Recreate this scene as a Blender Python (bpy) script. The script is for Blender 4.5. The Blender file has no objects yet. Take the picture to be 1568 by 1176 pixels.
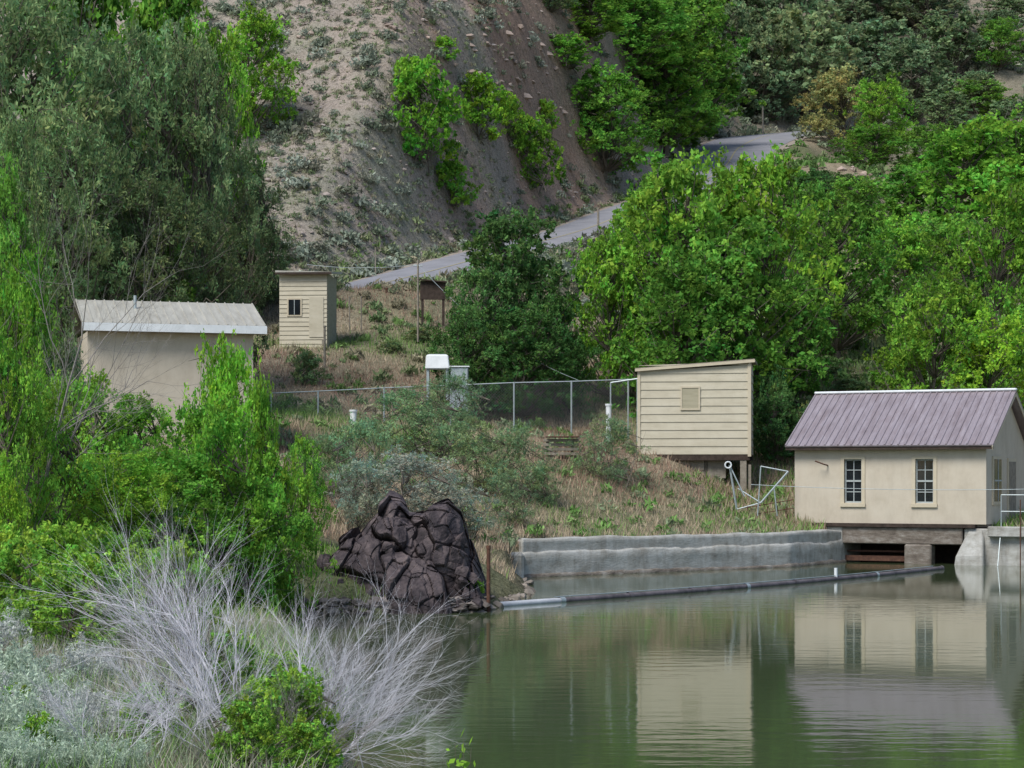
import bpy, math, random, bmesh
import numpy as np
from mathutils import Vector, noise
rng=np.random.default_rng(7); random.seed(7)
S=bpy.context.scene
F=3136.0
def W(a,b,d): return ((a-784)/F*d, d, 3+(728-b)/F*d)   # surveyed bearing/elevation + distance -> metres
COL=S.collection
# ------------------------------------------------------------ materials
def mat(name):
    m=bpy.data.materials.new(name); m.use_nodes=True
    nt=m.node_tree; b=nt.nodes['Principled BSDF']; return m,nt,b
def N(nt,t,**k):
    n=nt.nodes.new(t)
    for a,v in k.items(): setattr(n,a,v)
    return n
def ramp(nt,fac,stops):
    r=N(nt,'ShaderNodeValToRGB'); el=r.color_ramp.elements
    while len(el)<len(stops): el.new(0.5)
    for e,(p,c) in zip(el,stops): e.position=p; e.color=(*c,1)
    nt.links.new(fac,r.inputs[0]); return r.outputs[0]
def noisy(name,stops,scale=3,rough=.8,bump=.3,bscale=20,stretch=(1,1,1),spec=.3,metal=0,dist=.02):
    m,nt,b=mat(name)
    tc=N(nt,'ShaderNodeTexCoord'); mp=N(nt,'ShaderNodeMapping'); mp.inputs['Scale'].default_value=stretch
    nt.links.new(tc.outputs['Object'],mp.inputs[0])
    n=N(nt,'ShaderNodeTexNoise'); n.inputs['Scale'].default_value=scale; n.inputs['Detail'].default_value=5; n.inputs['Roughness'].default_value=.68
    nt.links.new(mp.outputs[0],n.inputs[0])
    nt.links.new(ramp(nt,n.outputs[0],stops),b.inputs['Base Color'])
    if bump>0:
        n2=N(nt,'ShaderNodeTexNoise'); n2.inputs['Scale'].default_value=bscale; n2.inputs['Detail'].default_value=3
        nt.links.new(mp.outputs[0],n2.inputs[0])
        bp=N(nt,'ShaderNodeBump'); bp.inputs['Strength'].default_value=bump; bp.inputs['Distance'].default_value=dist
        nt.links.new(n2.outputs[0],bp.inputs['Height']); nt.links.new(bp.outputs[0],b.inputs['Normal'])
    b.inputs['Roughness'].default_value=rough; b.inputs['Specular IOR Level'].default_value=spec; b.inputs['Metallic'].default_value=metal
    return m
def two(a,b): return [(.3,a),(.7,b)]
def streaked(m,amt=.35,sc=(5,5,.35),dark=(.55,.52,.47)):
    nt=m.node_tree; b=nt.nodes['Principled BSDF']; src=b.inputs['Base Color'].links[0].from_socket
    tc=N(nt,'ShaderNodeTexCoord'); mp=N(nt,'ShaderNodeMapping'); mp.inputs['Scale'].default_value=sc
    nt.links.new(tc.outputs['Object'],mp.inputs[0]); n=N(nt,'ShaderNodeTexNoise'); n.inputs['Scale'].default_value=1.5; n.inputs['Detail'].default_value=5; n.inputs['Roughness'].default_value=.7
    nt.links.new(mp.outputs[0],n.inputs[0]); r=ramp(nt,n.outputs[0],[(.34,dark),(.56,(1,1,1))])
    mx=N(nt,'ShaderNodeMix',data_type='RGBA',blend_type='MULTIPLY'); mx.inputs[0].default_value=amt
    nt.links.new(src,mx.inputs[6]); nt.links.new(r,mx.inputs[7]); nt.links.new(mx.outputs[2],b.inputs['Base Color']); return m
M={}
M['bark']=noisy('bark',two((.06,.05,.04),(.16,.14,.11)),6,bump=0)
M['stucco']=streaked(noisy('stucco',[(.25,(.45,.395,.31)),(.5,(.51,.455,.365)),(.8,(.55,.50,.41))],1.0,.9,.2,40),.22,(1.5,1.5,.5))
M['trim']=noisy('trim_paint',two((.47,.41,.30),(.54,.48,.36)),4,.7,.1)
M['glass']=noisy('window_glass',two((.008,.010,.012),(.02,.025,.03)),2,.08,.0,spec=.6)
M['sash']=noisy('window_sash',two((.30,.34,.34),(.4,.43,.42)),5,.6,.1)
M['roofp']=streaked(noisy('weathered_metal_roof',[(.25,(.22,.185,.20)),(.55,(.32,.28,.305)),(.8,(.41,.375,.40))],1.4,.5,.1,stretch=(3,.5,1),metal=.25,spec=.5),.4,(3,.6,.6),(.6,.5,.45))
M['roofw']=streaked(noisy('pale_metal_roof',two((.34,.33,.29),(.45,.44,.39)),1.5,.5,.1,stretch=(3,.5,1),spec=.5),.4,(3,.6,.6))
M['white']=noisy('white_paint',two((.60,.63,.64),(.74,.77,.78)),3,.6,.1)
M['siding']=streaked(noisy('painted_siding',[(.25,(.42,.38,.285)),(.5,(.50,.46,.355)),(.8,(.55,.51,.41))],1.2,.8,.2,30,(.4,1,3)),.2,(1.5,1.5,1.5))
M['siding2']=noisy('darker_siding',[(.25,(.28,.26,.18)),(.6,(.38,.35,.25))],2,.8,.3,30,(.4,1,4))
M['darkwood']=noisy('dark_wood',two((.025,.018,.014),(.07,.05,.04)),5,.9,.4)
M['greywood']=noisy('grey_wood',two((.16,.14,.11),(.30,.27,.22)),5,.9,.4)
M['steel']=noisy('galvanised_steel',two((.28,.33,.34),(.42,.47,.48)),4,.45,.1,metal=.3)
M['pipe']=noisy('boom_pipe',[(.3,(.05,.045,.05)),(.6,(.15,.13,.14))],2.5,.7,.2)
M['boomwhite']=noisy('boom_pale_pipe',two((.42,.43,.46),(.58,.60,.62)),2.5,.6,.2)
M['rust']=noisy('rusty_steel',two((.05,.025,.02),(.14,.07,.045)),8,.9,.3)
M['wire']=noisy('wire',two((.16,.18,.19),(.24,.26,.27)),4,.6,.0)
M['conc']=streaked(noisy('old_concrete',[(.22,(.18,.165,.14)),(.40,(.33,.325,.295)),(.6,(.43,.43,.405)),(.8,(.51,.51,.49))],1.6,.9,.5,9,(1,1,2.2),dist=.02),.5,(2.0,2.0,.6),(.42,.37,.32))
M['concd']=noisy('stained_concrete',[(.25,(.07,.055,.045)),(.5,(.17,.145,.12)),(.75,(.32,.30,.27))],2.2,.9,.6,9,(1,1,2),dist=.03)
M['asphalt']=noisy('worn_asphalt',[(.3,(.19,.19,.205)),(.7,(.26,.26,.28))],.6,.9,.2,30)
M['gravel']=noisy('road_shoulder_gravel',[(.3,(.20,.17,.14)),(.7,(.36,.31,.26))],2.5,.95,.5,12,dist=.05)
M['yline']=noisy('road_line',two((.30,.27,.16),(.38,.33,.18)),3)
M['rock']=noisy('volcanic_rock',[(.28,(.014,.012,.014)),(.45,(.050,.040,.044)),(.60,(.105,.083,.085)),(.78,(.22,.175,.165))],2.4,.8,.9,11,dist=.05)
M['dead']=noisy('dead_twig',two((.46,.45,.49),(.68,.67,.71)),12,.8,0)
M['deadd']=noisy('dead_twig_dark',two((.16,.145,.13),(.28,.26,.24)),6,.8,0)  # bare tree's own tone; in the dead bush, shadowed twigs put into colour
def tintmat(name,transl=.35,objcol=True):
    m,nt,b=mat(name); nt.nodes.remove(b); b=N(nt,'ShaderNodeBsdfDiffuse'); out=nt.nodes['Material Output']
    at=N(nt,'ShaderNodeAttribute',attribute_name='tint')
    col=at.outputs['Color']
    if objcol:
        oi=N(nt,'ShaderNodeObjectInfo'); mx=N(nt,'ShaderNodeMix',data_type='RGBA',blend_type='MULTIPLY'); mx.inputs[0].default_value=1
        nt.links.new(col,mx.inputs[6]); nt.links.new(oi.outputs['Color'],mx.inputs[7]); col=mx.outputs[2]
    nt.links.new(col,b.inputs[0]); nt.links.new(b.outputs[0],out.inputs[0])
    if transl>0:
        t=N(nt,'ShaderNodeBsdfTranslucent'); nt.links.new(col,t.inputs[0])
        ms=N(nt,'ShaderNodeMixShader'); ms.inputs[0].default_value=transl
        nt.links.new(b.outputs[0],ms.inputs[1]); nt.links.new(t.outputs[0],ms.inputs[2])
        nt.links.new(ms.outputs[0],out.inputs[0])
    return m
M['leaf']=tintmat('leaves',.4)
M['grass']=tintmat('grass_blades',.25,False)
M['stone']=tintmat('hill_stone',0,False)
m,nt,b=mat('hillside_ground'); nt.nodes.remove(b); b=N(nt,'ShaderNodeBsdfDiffuse'); nt.links.new(b.outputs[0],nt.nodes['Material Output'].inputs[0])
at=N(nt,'ShaderNodeAttribute',attribute_name='tint'); tc=N(nt,'ShaderNodeTexCoord')
def nz(sc,det=8,r=.65):
    n=N(nt,'ShaderNodeTexNoise'); n.inputs['Scale'].default_value=sc; n.inputs['Detail'].default_value=det; n.inputs['Roughness'].default_value=r
    nt.links.new(tc.outputs['Object'],n.inputs[0]); return n.outputs[0]
def mul(a,bb):
    mx=N(nt,'ShaderNodeMix',data_type='RGBA',blend_type='MULTIPLY'); mx.inputs[0].default_value=1
    nt.links.new(a,mx.inputs[6]); nt.links.new(bb,mx.inputs[7]); return mx.outputs[2]
c=mul(at.outputs['Color'],ramp(nt,nz(.35,3),[(.3,(.80,.85,.82)),(.7,(1,.97,.95))]))
c=mul(c,ramp(nt,nz(2.6,5,.7),[(.34,(.58,.59,.55)),(.5,(.9,.9,.9)),(.7,(1,1,1))]))
c=mul(c,ramp(nt,nz(11,3,.8),[(.36,(.40,.40,.40)),(.5,(.85,.85,.85)),(.66,(1,1,1))]))
nt.links.new(c,b.inputs[0])
bp=N(nt,'ShaderNodeBump'); bp.inputs['Distance'].default_value=.22; bp.inputs['Strength'].default_value=.7
nt.links.new(nz(3.5,4,.7),bp.inputs['Height']); nt.links.new(bp.outputs[0],b.inputs['Normal'])
M['ground']=m
m,nt,b=mat('pond_water')
b.inputs['Base Color'].default_value=(.058,.080,.038,1); b.inputs['Roughness'].default_value=.05; b.inputs['IOR'].default_value=1.33
b.inputs['Specular IOR Level'].default_value=.5
tc=N(nt,'ShaderNodeTexCoord'); mp=N(nt,'ShaderNodeMapping'); mp.inputs['Scale'].default_value=(.5,1.3,1); nt.links.new(tc.outputs['Object'],mp.inputs[0])
n=N(nt,'ShaderNodeTexNoise'); n.inputs['Scale'].default_value=2.2; n.inputs['Detail'].default_value=3; nt.links.new(mp.outputs[0],n.inputs[0])
n2=N(nt,'ShaderNodeTexNoise'); n2.inputs['Scale'].default_value=.12; nt.links.new(tc.outputs['Object'],n2.inputs[0])
r=N(nt,'ShaderNodeMapRange'); r.inputs[1].default_value=.42; r.inputs[2].default_value=.68; r.inputs[3].default_value=.07; r.inputs[4].default_value=.30
nt.links.new(n2.outputs[0],r.inputs[0])
bp=N(nt,'ShaderNodeBump'); bp.inputs['Distance'].default_value=.03
nt.links.new(r.outputs[0],bp.inputs['Strength']); nt.links.new(n.outputs[0],bp.inputs['Height']); nt.links.new(bp.outputs[0],b.inputs['Normal'])
M['water']=m
# ------------------------------------------------------------ mesh helpers
def mesh_np(name,parts,mats,smooth=False):
    Vs=[];loops=[];starts=[];mi=[];T=[];off=0;lo=0
    for V,Fa,t,k in parts:
        V=np.asarray(V,float);Fa=np.asarray(Fa,int)
        if len(V)==0: continue
        Vs.append(V); loops.append((Fa+off).ravel()); n=Fa.shape[1]
        starts.append(lo+np.arange(len(Fa))*n); lo+=Fa.size; mi.append(np.full(len(Fa),k))
        T.append(np.ones((len(V),3)) if t is None else t); off+=len(V)
    V=np.concatenate(Vs);L=np.concatenate(loops);st=np.concatenate(starts);mi=np.concatenate(mi);T=np.concatenate(T)
    me=bpy.data.meshes.new(name); me.vertices.add(len(V)); me.vertices.foreach_set('co',V.astype(np.float32).ravel())
    me.loops.add(len(L)); me.loops.foreach_set('vertex_index',L.astype(np.int32))
    me.polygons.add(len(st)); me.polygons.foreach_set('loop_start',st.astype(np.int32))
    for mm in mats: me.materials.append(M[mm])
    me.polygons.foreach_set('material_index',mi.astype(np.int32))
    me.update(calc_edges=True)
    ca=me.color_attributes.new('tint','FLOAT_COLOR','POINT')
    ca.data.foreach_set('color',np.c_[T,np.ones(len(T))].astype(np.float32).ravel())
    me.polygons.foreach_set('use_smooth',np.full(len(me.polygons),smooth))
    return me
def obj(name,me,loc=(0,0,0),rz=0,sc=(1,1,1),parent=None,color=None):
    o=bpy.data.objects.new(name,me); o.location=loc; o.rotation_euler=(0,0,rz); o.scale=sc
    if color: o.color=(*color,1)
    if parent: o.parent=parent
    COL.objects.link(o); return o
def tubes(segs,k=5):
    s=np.asarray(segs,float); A=s[:,0:3];B=s[:,3:6];ra=s[:,6];rb=s[:,7]
    d=B-A; d/=np.linalg.norm(d,axis=1,keepdims=True)+1e-9
    ref=np.where(np.abs(d[:,2:3])>.9,np.array([[1.,0,0]]),np.array([[0,0,1.]]))
    u=np.cross(d,ref);u/=np.linalg.norm(u,axis=1,keepdims=True);v=np.cross(d,u)
    a=np.arange(k)/k*2*np.pi
    ring=np.cos(a)[None,:,None]*u[:,None]+np.sin(a)[None,:,None]*v[:,None]
    V=np.concatenate([A[:,None]+ring*ra[:,None,None],B[:,None]+ring*rb[:,None,None]],1).reshape(-1,3)
    i=np.arange(k);j=(i+1)%k
    f=np.stack([i,j,j+k,i+k],1)
    Fa=(f[None]+(np.arange(len(s))*2*k)[:,None,None]).reshape(-1,4)
    return V,Fa
def unit(a): return a/(np.linalg.norm(a,axis=1,keepdims=True)+1e-9)
def leaves(P,size,tint,narrow=.55,up=0.0,g=None):
    g=g or rng; n=len(P)
    a=g.normal(size=(n,3)); a[:,2]+=up; a=unit(a)
    b=unit(np.cross(a,g.normal(size=(n,3))))
    l=(size*g.uniform(.6,1.35,n))[:,None] if np.isscalar(size) else size[:,None]
    V=np.stack([P-a*l,P+b*l*narrow,P+a*l,P-b*l*narrow],1).reshape(-1,3)
    Fa=np.arange(4*n).reshape(n,4)
    return V,Fa,np.repeat(tint,4,axis=0)
def pipe(name,pts,r,m,parent=None,k=8):
    pts=[np.array(p,float) for p in pts]
    segs=[[*a,*b,r,r] for a,b in zip(pts[:-1],pts[1:])]
    V,Fa=tubes(segs,k); return obj(name,mesh_np(name,[(V,Fa,None,0)],[m],True),parent=parent)
def multipipe(name,lst,r,m,parent=None,k=6):
    segs=[[*a,*b,r,r] for a,b in lst]; V,Fa=tubes(segs,k); return obj(name,mesh_np(name,[(V,Fa,None,0)],[m]),parent=parent)
def empty(name,loc=(0,0,0),rz=0):
    e=bpy.data.objects.new(name,None); e.location=loc; e.rotation_euler=(0,0,rz); COL.objects.link(e); return e
CUBE=[(0,3,2,1),(4,5,6,7),(0,1,5,4),(1,2,6,5),(2,3,7,6),(3,0,4,7)]
def boxV(a,b): 
    (x0,y0,z0),(x1,y1,z1)=a,b
    return [(x0,y0,z0),(x1,y0,z0),(x1,y1,z0),(x0,y1,z0),(x0,y0,z1),(x1,y0,z1),(x1,y1,z1),(x0,y1,z1)]
def boxes(name,lst,m,parent=None,bev=0.0):
    V=[];Fa=[]
    for it in lst:
        v=boxV(*it) if len(it)==2 else list(it)
        o=len(V);V+=v;Fa+=[tuple(i+o for i in f) for f in CUBE]
    me=mesh_np(name,[(V,Fa,None,0)],[m]); o=obj(name,me,parent=parent)
    if bev:
        md=o.modifiers.new('b','BEVEL'); md.width=bev; md.segments=1
    return o
def poly(name,V,faces,m,parent=None):
    me=bpy.data.meshes.new(name); me.from_pydata([tuple(v) for v in V],[],faces); me.materials.append(M[m]); me.update()
    return obj(name,me,parent=parent)
# ------------------------------------------------------------ terrain
near=[(-30,1.4),(20,1.35)]
prof={
-900:near+[(30,1.6),(45,3.5),(60,7),(92,15),(115,22),(200,80),(450,190)],
0:near+[(35,1.2),(45,1.8),(60,4),(70,5.2),(92,9.0),(110,14),(116,15),(160,47),(250,100),(450,170)],
300:near+[(35,1.0),(45,1.2),(60,3.6),(70,5.0),(92,8.8),(108,13),(114,14),(160,48),(250,105),(450,170)],
430:near+[(44,.7),(60,2.6),(70,4.3),(80,5.6),(91,8.5),(95,9.1),(102,11.2),(112,13),(160,48),(250,110),(450,175)],
600:near+[(45,.6),(55,1.1),(65,2.8),(72,4.2),(80,5.0),(92,8.5),(100,10.7),(106,12.4),(113,13.6),(160,49),(250,112),(450,175)],
750:near+[(45,.6),(60,1.05),(66,2.4),(72,3.8),(80,4.8),(92,8.0),(105,11.4),(122,15.8),(130,17.2),(165,46),(250,112),(450,170)],
900:near+[(60,1.0),(64,1.05),(68,2.2),(73,3.6),(80,4.6),(92,7.5),(120,13.5),(145,20.3),(151,21.3),(182,45),(260,105),(450,165)],
1000:near+[(60,1.0),(66,1.05),(71,2.2),(76,3.8),(80,4.4),(92,7),(120,13),(160,22.5),(168,24),(200,45),(300,88),(450,150)],
1140:near+[(60,1.0),(68,1.05),(73,1.9),(76,2.4),(80,4),(92,7),(120,13.5),(160,23),(200,33.5),(235,42),(245,44),(320,72),(450,125)],
1300:near+[(60,1.0),(70,1.1),(75,1.9),(80,3.6),(92,7.5),(120,13.5),(160,23),(225,38.5),(240,42),(260,46),(330,75),(450,130)],
1568:near+[(60,1.0),(68,1.1),(76,1.8),(84,3.5),(95,6),(120,11),(160,20),(225,36),(260,46),(330,75),(450,130)],
2600:near+[(60,1.0),(68,1.3),(76,3),(84,6),(95,10),(120,18),(160,30),(225,50),(260,60),(330,85),(450,140)]}
pk=np.array(sorted(prof)); 
water_poly=np.array([(60,-25),(6,-22),(3,-6),(1.6,2),(.6,6),(-.2,9),(-.5,12),(-.95,16),(-1.6,21),(-3.4,30),(-5.3,37),(-6.1,42),(-5.6,43.9),(-4,44.1),(-.7,45),(-.2,46.5),(-.3,49),(.35,51),(.4,60),(9.2,67),(11.4,70.7),(13.3,74.5),(17.4,72.6),(15.4,68.9),(19,67.6),(60,62)],float)
def sdf(x,y):
    P=np.stack([x,y],-1); d=np.full(x.shape,1e9); ins=np.zeros(x.shape,bool); n=len(water_poly)
    for i in range(n):
        a=water_poly[i];b=water_poly[(i+1)%n];e=b-a
        t=np.clip(((P-a)@e)/(e@e),0,1); q=P-a-t[...,None]*e; d=np.minimum(d,np.hypot(q[...,0],q[...,1]))
        c=(a[1]>y)!=(b[1]>y)
        with np.errstate(all='ignore'): xi=a[0]+(y-a[1])/((b[1]-a[1]) if b[1]!=a[1] else 1e-12)*e[0]
        ins^=(c&(x<xi))
    return np.where(ins,-d,d)
RP=np.array([W(250,476,105),W(400,462,106),W(520,448,107),W(600,431,111),W(700,405,119),W(800,378,132),W(900,350,147),W(980,318,162),W(1060,287,178),W(1110,255,196),W(1135,224,214),W(1190,205,236),W(1290,198,254),W(1420,200,270)])
RW=np.array([2.9]*9+[3.2,4.6,5.2,4.5,3.5])
def catmull(P,k=12):
    out=[]
    for i in range(len(P)-1):
        p0=P[max(i-1,0)];p1=P[i];p2=P[i+1];p3=P[min(i+2,len(P)-1)]
        for j in range(k):
            t=j/k; out.append(.5*((2*p1)+(-p0+p2)*t+(2*p0-5*p1+4*p2-p3)*t*t+(-p0+3*p1-3*p2+p3)*t**3))
    out.append(P[-1]); return np.array(out)
RC=catmull(np.c_[RP,RW]); 
def road_near(x,y):
    bd=np.full(x.shape,1e9); bz=np.zeros(x.shape); bw=np.full(x.shape,3.2)
    m=(y>80)
    if not m.any(): return bd,bz,bw
    X=x[m];Y=y[m];d0=bd[m];z0=bz[m];w0=bw[m]
    for a,b in zip(RC[:-1],RC[1:]):
        ex,ey=b[0]-a[0],b[1]-a[1]; t=np.clip(((X-a[0])*ex+(Y-a[1])*ey)/(ex*ex+ey*ey),0,1)
        d=np.hypot(X-a[0]-t*ex,Y-a[1]-t*ey); k=d<d0
        d0=np.where(k,d,d0); z0=np.where(k,a[2]+t*(b[2]-a[2]),z0); w0=np.where(k,a[3]+t*(b[3]-a[3]),w0)
    bd[m]=d0;bz[m]=z0;bw[m]=w0; return bd,bz,bw
def fbm(x,y,sc,seed=0):
    r=np.random.default_rng(seed); z=np.zeros_like(x)
    for o in range(5):
        f=sc*2**o
        for k in range(3):
            th=r.uniform(0,6.28);ph=r.uniform(0,6.28); z+=np.sin((x*np.cos(th)+y*np.sin(th))*f+ph+1.3*np.sin((x*np.sin(th)-y*np.cos(th))*f*.7+ph*2))/2**o/3
    return z
def height(x,y):
    x=np.asarray(x,float);y=np.asarray(y,float)
    yy=np.maximum(y,8); u=784+F*x/yy
    cols=np.stack([np.interp(y,*zip(*prof[k])) for k in pk],0)
    idx=np.clip(np.searchsorted(pk,u)-1,0,len(pk)-2); t=np.clip((u-pk[idx])/(pk[idx+1]-pk[idx]),0,1); t=.5*t+.5*t*t*(3-2*t)
    a=np.take_along_axis(cols,idx[None],0)[0];b=np.take_along_axis(cols,(idx+1)[None],0)[0]
    z=a+(b-a)*t
    amp=np.interp(y,[0,40,60,105,125,200,450],[.05,.1,.12,.2,.9,2,5])
    z=z+amp*fbm(x,y,.16,3)+np.interp(y,[0,60,110,130,450],[.03,.06,.10,.28,.8])*fbm(x,y,.9,5)*.6
    rd,rz_,rw=road_near(x,y); k=np.clip((rd-rw-.9)/5.5,0,1); k=k*k*(3-2*k)
    z=(rz_-.08)*(1-k)+z*k
    d=sdf(x,y)
    wall=((y>56)&(x>-1)); 
    sl=np.where(y<26,2.2,.75)
    soft=np.minimum(z,.02+d*sl+.12*fbm(x,y,2.5,9))
    soft=np.where(d<0,np.maximum(d*.8,-1.2)-.05,soft)
    k=np.clip((d-.15)/.35,0,1); hard=-1.2*(1-k)+np.maximum(z,.9)*k
    return np.where(wall,hard,soft)
ys=np.concatenate([np.linspace(-12,6,30),6+np.cumsum(np.interp(np.linspace(0,1,620),[0,.2,.55,.8,1],[.15,.2,.3,.75,2.6]))])
ys=ys[ys<440]; ss=np.linspace(-.62,.62,470)
X=ss[None,:]*(np.maximum(ys,0)[:,None]*.9+18); Y=np.repeat(ys[:,None],470,1)
Z=height(X,Y); nr,nc=X.shape
i=np.arange(nr-1)[:,None]*nc+np.arange(nc-1)[None]; Fa=np.stack([i,i+1,i+nc+1,i+nc],-1).reshape(-1,4)
U=784+F*X/np.maximum(Y,8)
def mixc(a,b,k): return a*(1-k[...,None])+b*k[...,None]
base=np.ones(X.shape+(3,))*np.array([.21,.19,.13])
one=np.ones_like(base)
hill=np.array([.435,.375,.33]); red=np.array([.46,.31,.24]); green=np.array([.16,.21,.095]); tan=np.array([.42,.35,.26])
n1=np.clip(fbm(X,Y,.25,11)*.5+.5,0,1); n2=np.clip(fbm(X,Y,.7,12)*.5+.5,0,1)
c=mixc(base,one*tan,np.clip((Y-56)/6,0,1)*.8)
c=mixc(c,one*green,np.clip(n1*1.5-.55,0,1)*.75)
k=np.clip((Y-112-np.clip((U-600)*.09,0,30))/4,0,1)*(U<1080)
c=mixc(c,one*hill,k)
c=mixc(c,one*np.array([.29,.32,.23]),k*np.clip(n2*1.7-.75,0,1)*.65)
kr=k*np.clip(np.exp(-((U-760)/140)**2)*np.clip((Y-130)/12,0,1)+np.exp(-((U-930+ (Y-150)*1.5)/45)**2)*.8,0,1)*np.clip(n1*1.9,0,1)
c=mixc(c,one*red,np.clip(kr,0,1)*.9)
k=np.clip((Y-215)/30,0,1)*(U>1060); c=mixc(c,one*np.array([.33,.29,.24]),k*.8)
me=mesh_np('terrain',[(np.c_[X.ravel(),Y.ravel(),Z.ravel()],Fa,c.reshape(-1,3),0)],['ground'],True); obj('hillside_terrain',me)
def gz(x,y): return float(height(np.array([x]),np.array([y]))[0])
DD=np.arange(66,430,.5)
def stand(px,bottom,d0=66):   # distance at which the ground is met along a surveyed bearing
    x=(px-784)/F*DD; z=height(x,DD); p=728-(z-3)/DD*F; k=np.where((p<=bottom)&(DD>=d0))[0]
    return float(DD[k[0]]) if len(k) else 300.
me=mesh_np('pond',[([(-25,-30,0),(70,-30,0),(70,85,0),(-25,85,0)],[(0,1,2,3)],None,0)],['water']); obj('pond_water',me)
tan_=np.gradient(RC[:,:2],axis=0); tan_=unit(np.c_[tan_,np.zeros(len(tan_))])[:,:2]; nor=np.c_[tan_[:,1],-tan_[:,0]]
def ribbon(name,o1,o2,dz,m,useW=True,jit=0):
    w=RC[:,3:4] if useW else 1
    j1=1+jit*np.sin(np.arange(len(RC))*1.7)[:,None]; j2=1+jit*np.sin(np.arange(len(RC))*2.3+1)[:,None]
    A=np.c_[RC[:,:2]+nor*o1*w*j1,RC[:,2]+dz]; B=np.c_[RC[:,:2]+nor*o2*w*j2,RC[:,2]+dz]; n=len(A)
    i=np.arange(n-1); return obj(name,mesh_np(name,[(np.concatenate([A,B]),np.stack([i,i+1,i+n+1,i+n],1),None,0)],[m],True))
ribbon('gravel_road_shoulder',-1.17,1.17,-.01,'gravel',True,.05); ribbon('paved_road',-.97,.97,.02,'asphalt',True,.01); ribbon('road_centre_line',-.07,.07,.035,'yline',False)
# ------------------------------------------------------------ tree generator
def grow(segs,p,d,L,r,depth,g,n=5,up=.12,wob=.18,kids=3,tips=None,spread=.9):
    p=np.array(p,float);d=np.array(d,float)
    for i in range(n):
        d=d+g.normal(size=3)*wob+np.array([0,0,up]); d/=np.linalg.norm(d)
        q=p+d*L/n; f=.8 if depth==0 else .5; r2=r*(1-f*(i+1)/n)
        segs.append([*p,*q,r*(1-f*i/n),r2])
        if depth>0 and i>=1:
            for _ in range(kids if i>1 else 1):
                dd=d+g.normal(size=3)*spread*.6; dd/=np.linalg.norm(dd)
                grow(segs,q,dd,L*g.uniform(.4,.65),r2*.55,depth-1,g,n,up,wob,kids,tips,spread)
        p=q
    if tips is not None: tips.append(p)
def tree_mesh(name,seed,H=8,R=3.2,base=.15,nc=90,nl=170,leaf=.12,sig=.42,hue=.25,p=.75,narrow=.55,stems=1,lob=.28,droop=0):
    g=np.random.default_rng(seed); segs=[]
    trunks=[]
    for s in range(stems):
        q=np.array([g.normal()*.12*stems,g.normal()*.12*stems,-.4]); top=np.array([g.normal()*R*.15*stems,g.normal()*R*.15*stems,H*.82]); pts=[q]
        for i in range(1,8):
            t=i/7; pts.append(q+(top-q)*t+np.array([g.normal(),g.normal(),0])*.02*H*(1-abs(2*t-1)))
        r0=.022*H/math.sqrt(stems)
        for i in range(7): segs.append([*pts[i],*pts[i+1],r0*(1-.12*i),r0*(1-.12*(i+1))])
        trunks.append(pts)
    ph=g.uniform(0,6.28,4); P=[];T=[]
    for c in range(nc):
        t=g.uniform(0,1)**.85; th=g.uniform(0,6.28)
        pr=math.sin(math.pi*(.10+.82*t**p))**.7
        lo=1+lob*math.sin(3*th+ph[0]+3*t)+lob*.6*math.sin(5*th+ph[1]-5*t)+lob*.5*g.normal()
        rr=R*pr*max(.15,lo)*(.35+.65*g.uniform()**.5)
        cz=H*(base+(1-base)*t)*(1+.03*g.normal())-droop*rr*.3
        C=np.array([rr*math.cos(th),rr*math.sin(th),cz])
        tr=trunks[g.integers(stems)]; hz=max(.12*H,cz-rr*g.uniform(.5,.9)); j=min(6,max(0,int((hz/(H*.82))*7))); A=tr[j]
        Mid=(A+C)/2+np.array([0,0,-.06*rr])+g.normal(size=3)*.05*rr; rb=.0065*H
        segs.append([*A,*Mid,rb,rb*.6]);segs.append([*Mid,*C,rb*.6,rb*.25])
        for _ in range(3):
            e=C+g.normal(size=3)*sig*1.1; segs.append([*C,*e,rb*.25,rb*.1])
        n=int(nl*g.uniform(.5,1.4)); s=sig*g.uniform(.65,1.25)
        ns=max(3,n//14); sp=C+g.normal(size=(ns,3))*s*np.array([1,1,.75])
        pp=sp[g.integers(ns,size=n)]+g.normal(size=(n,3))*s*.27-np.array([0,0,droop*.25])*g.uniform(0,1,(n,1))
        P.append(pp)
        br=g.uniform(.6,1.35)*g.uniform(.75,1.25,(n,1)); hu=g.normal()*.5*hue
        col=np.ones((n,3))*br; col[:,0]*=1+hu+g.normal(size=n)*.12; col[:,2]*=1-hu*.5
        T.append(np.clip(col,.15,2))
    P=np.concatenate(P);T=np.concatenate(T)
    V,Fl,tt=leaves(P,leaf,T,narrow,g=g); Vb,Fb=tubes(segs,4)
    return mesh_np(name,[(Vb,Fb,None,0),(V,Fl,tt,1)],['bark','leaf'])
PR={}
PR['elm']=[tree_mesh('elm%d'%i,20+i,H=8,R=3.0,nc=115,nl=140,leaf=.11,sig=.36,hue=.2,base=.14) for i in range(4)]
PR['tall']=[tree_mesh('tall%d'%i,40+i,H=10,R=2.8,nc=110,nl=130,leaf=.15,sig=.44,hue=.2,base=.10,lob=.3) for i in range(2)]
PR['willow']=[tree_mesh('willow%d'%i,50+i,H=10,R=3.8,nc=170,nl=170,leaf=.115,sig=.42,base=.08,narrow=.34,lob=.3,stems=3,hue=.1,droop=.3) for i in range(2)]
PR['shrub']=[tree_mesh('shrub%d'%i,60+i,H=3,R=1.5,nc=90,nl=130,leaf=.07,sig=.19,base=.04,stems=4,p=.55,lob=.2) for i in range(3)]
PR['near']=[tree_mesh('near%d'%i,70+i,H=4,R=1.7,nc=115,nl=190,leaf=.05,sig=.22,base=.06,stems=3,lob=.4) for i in range(3)]
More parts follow.
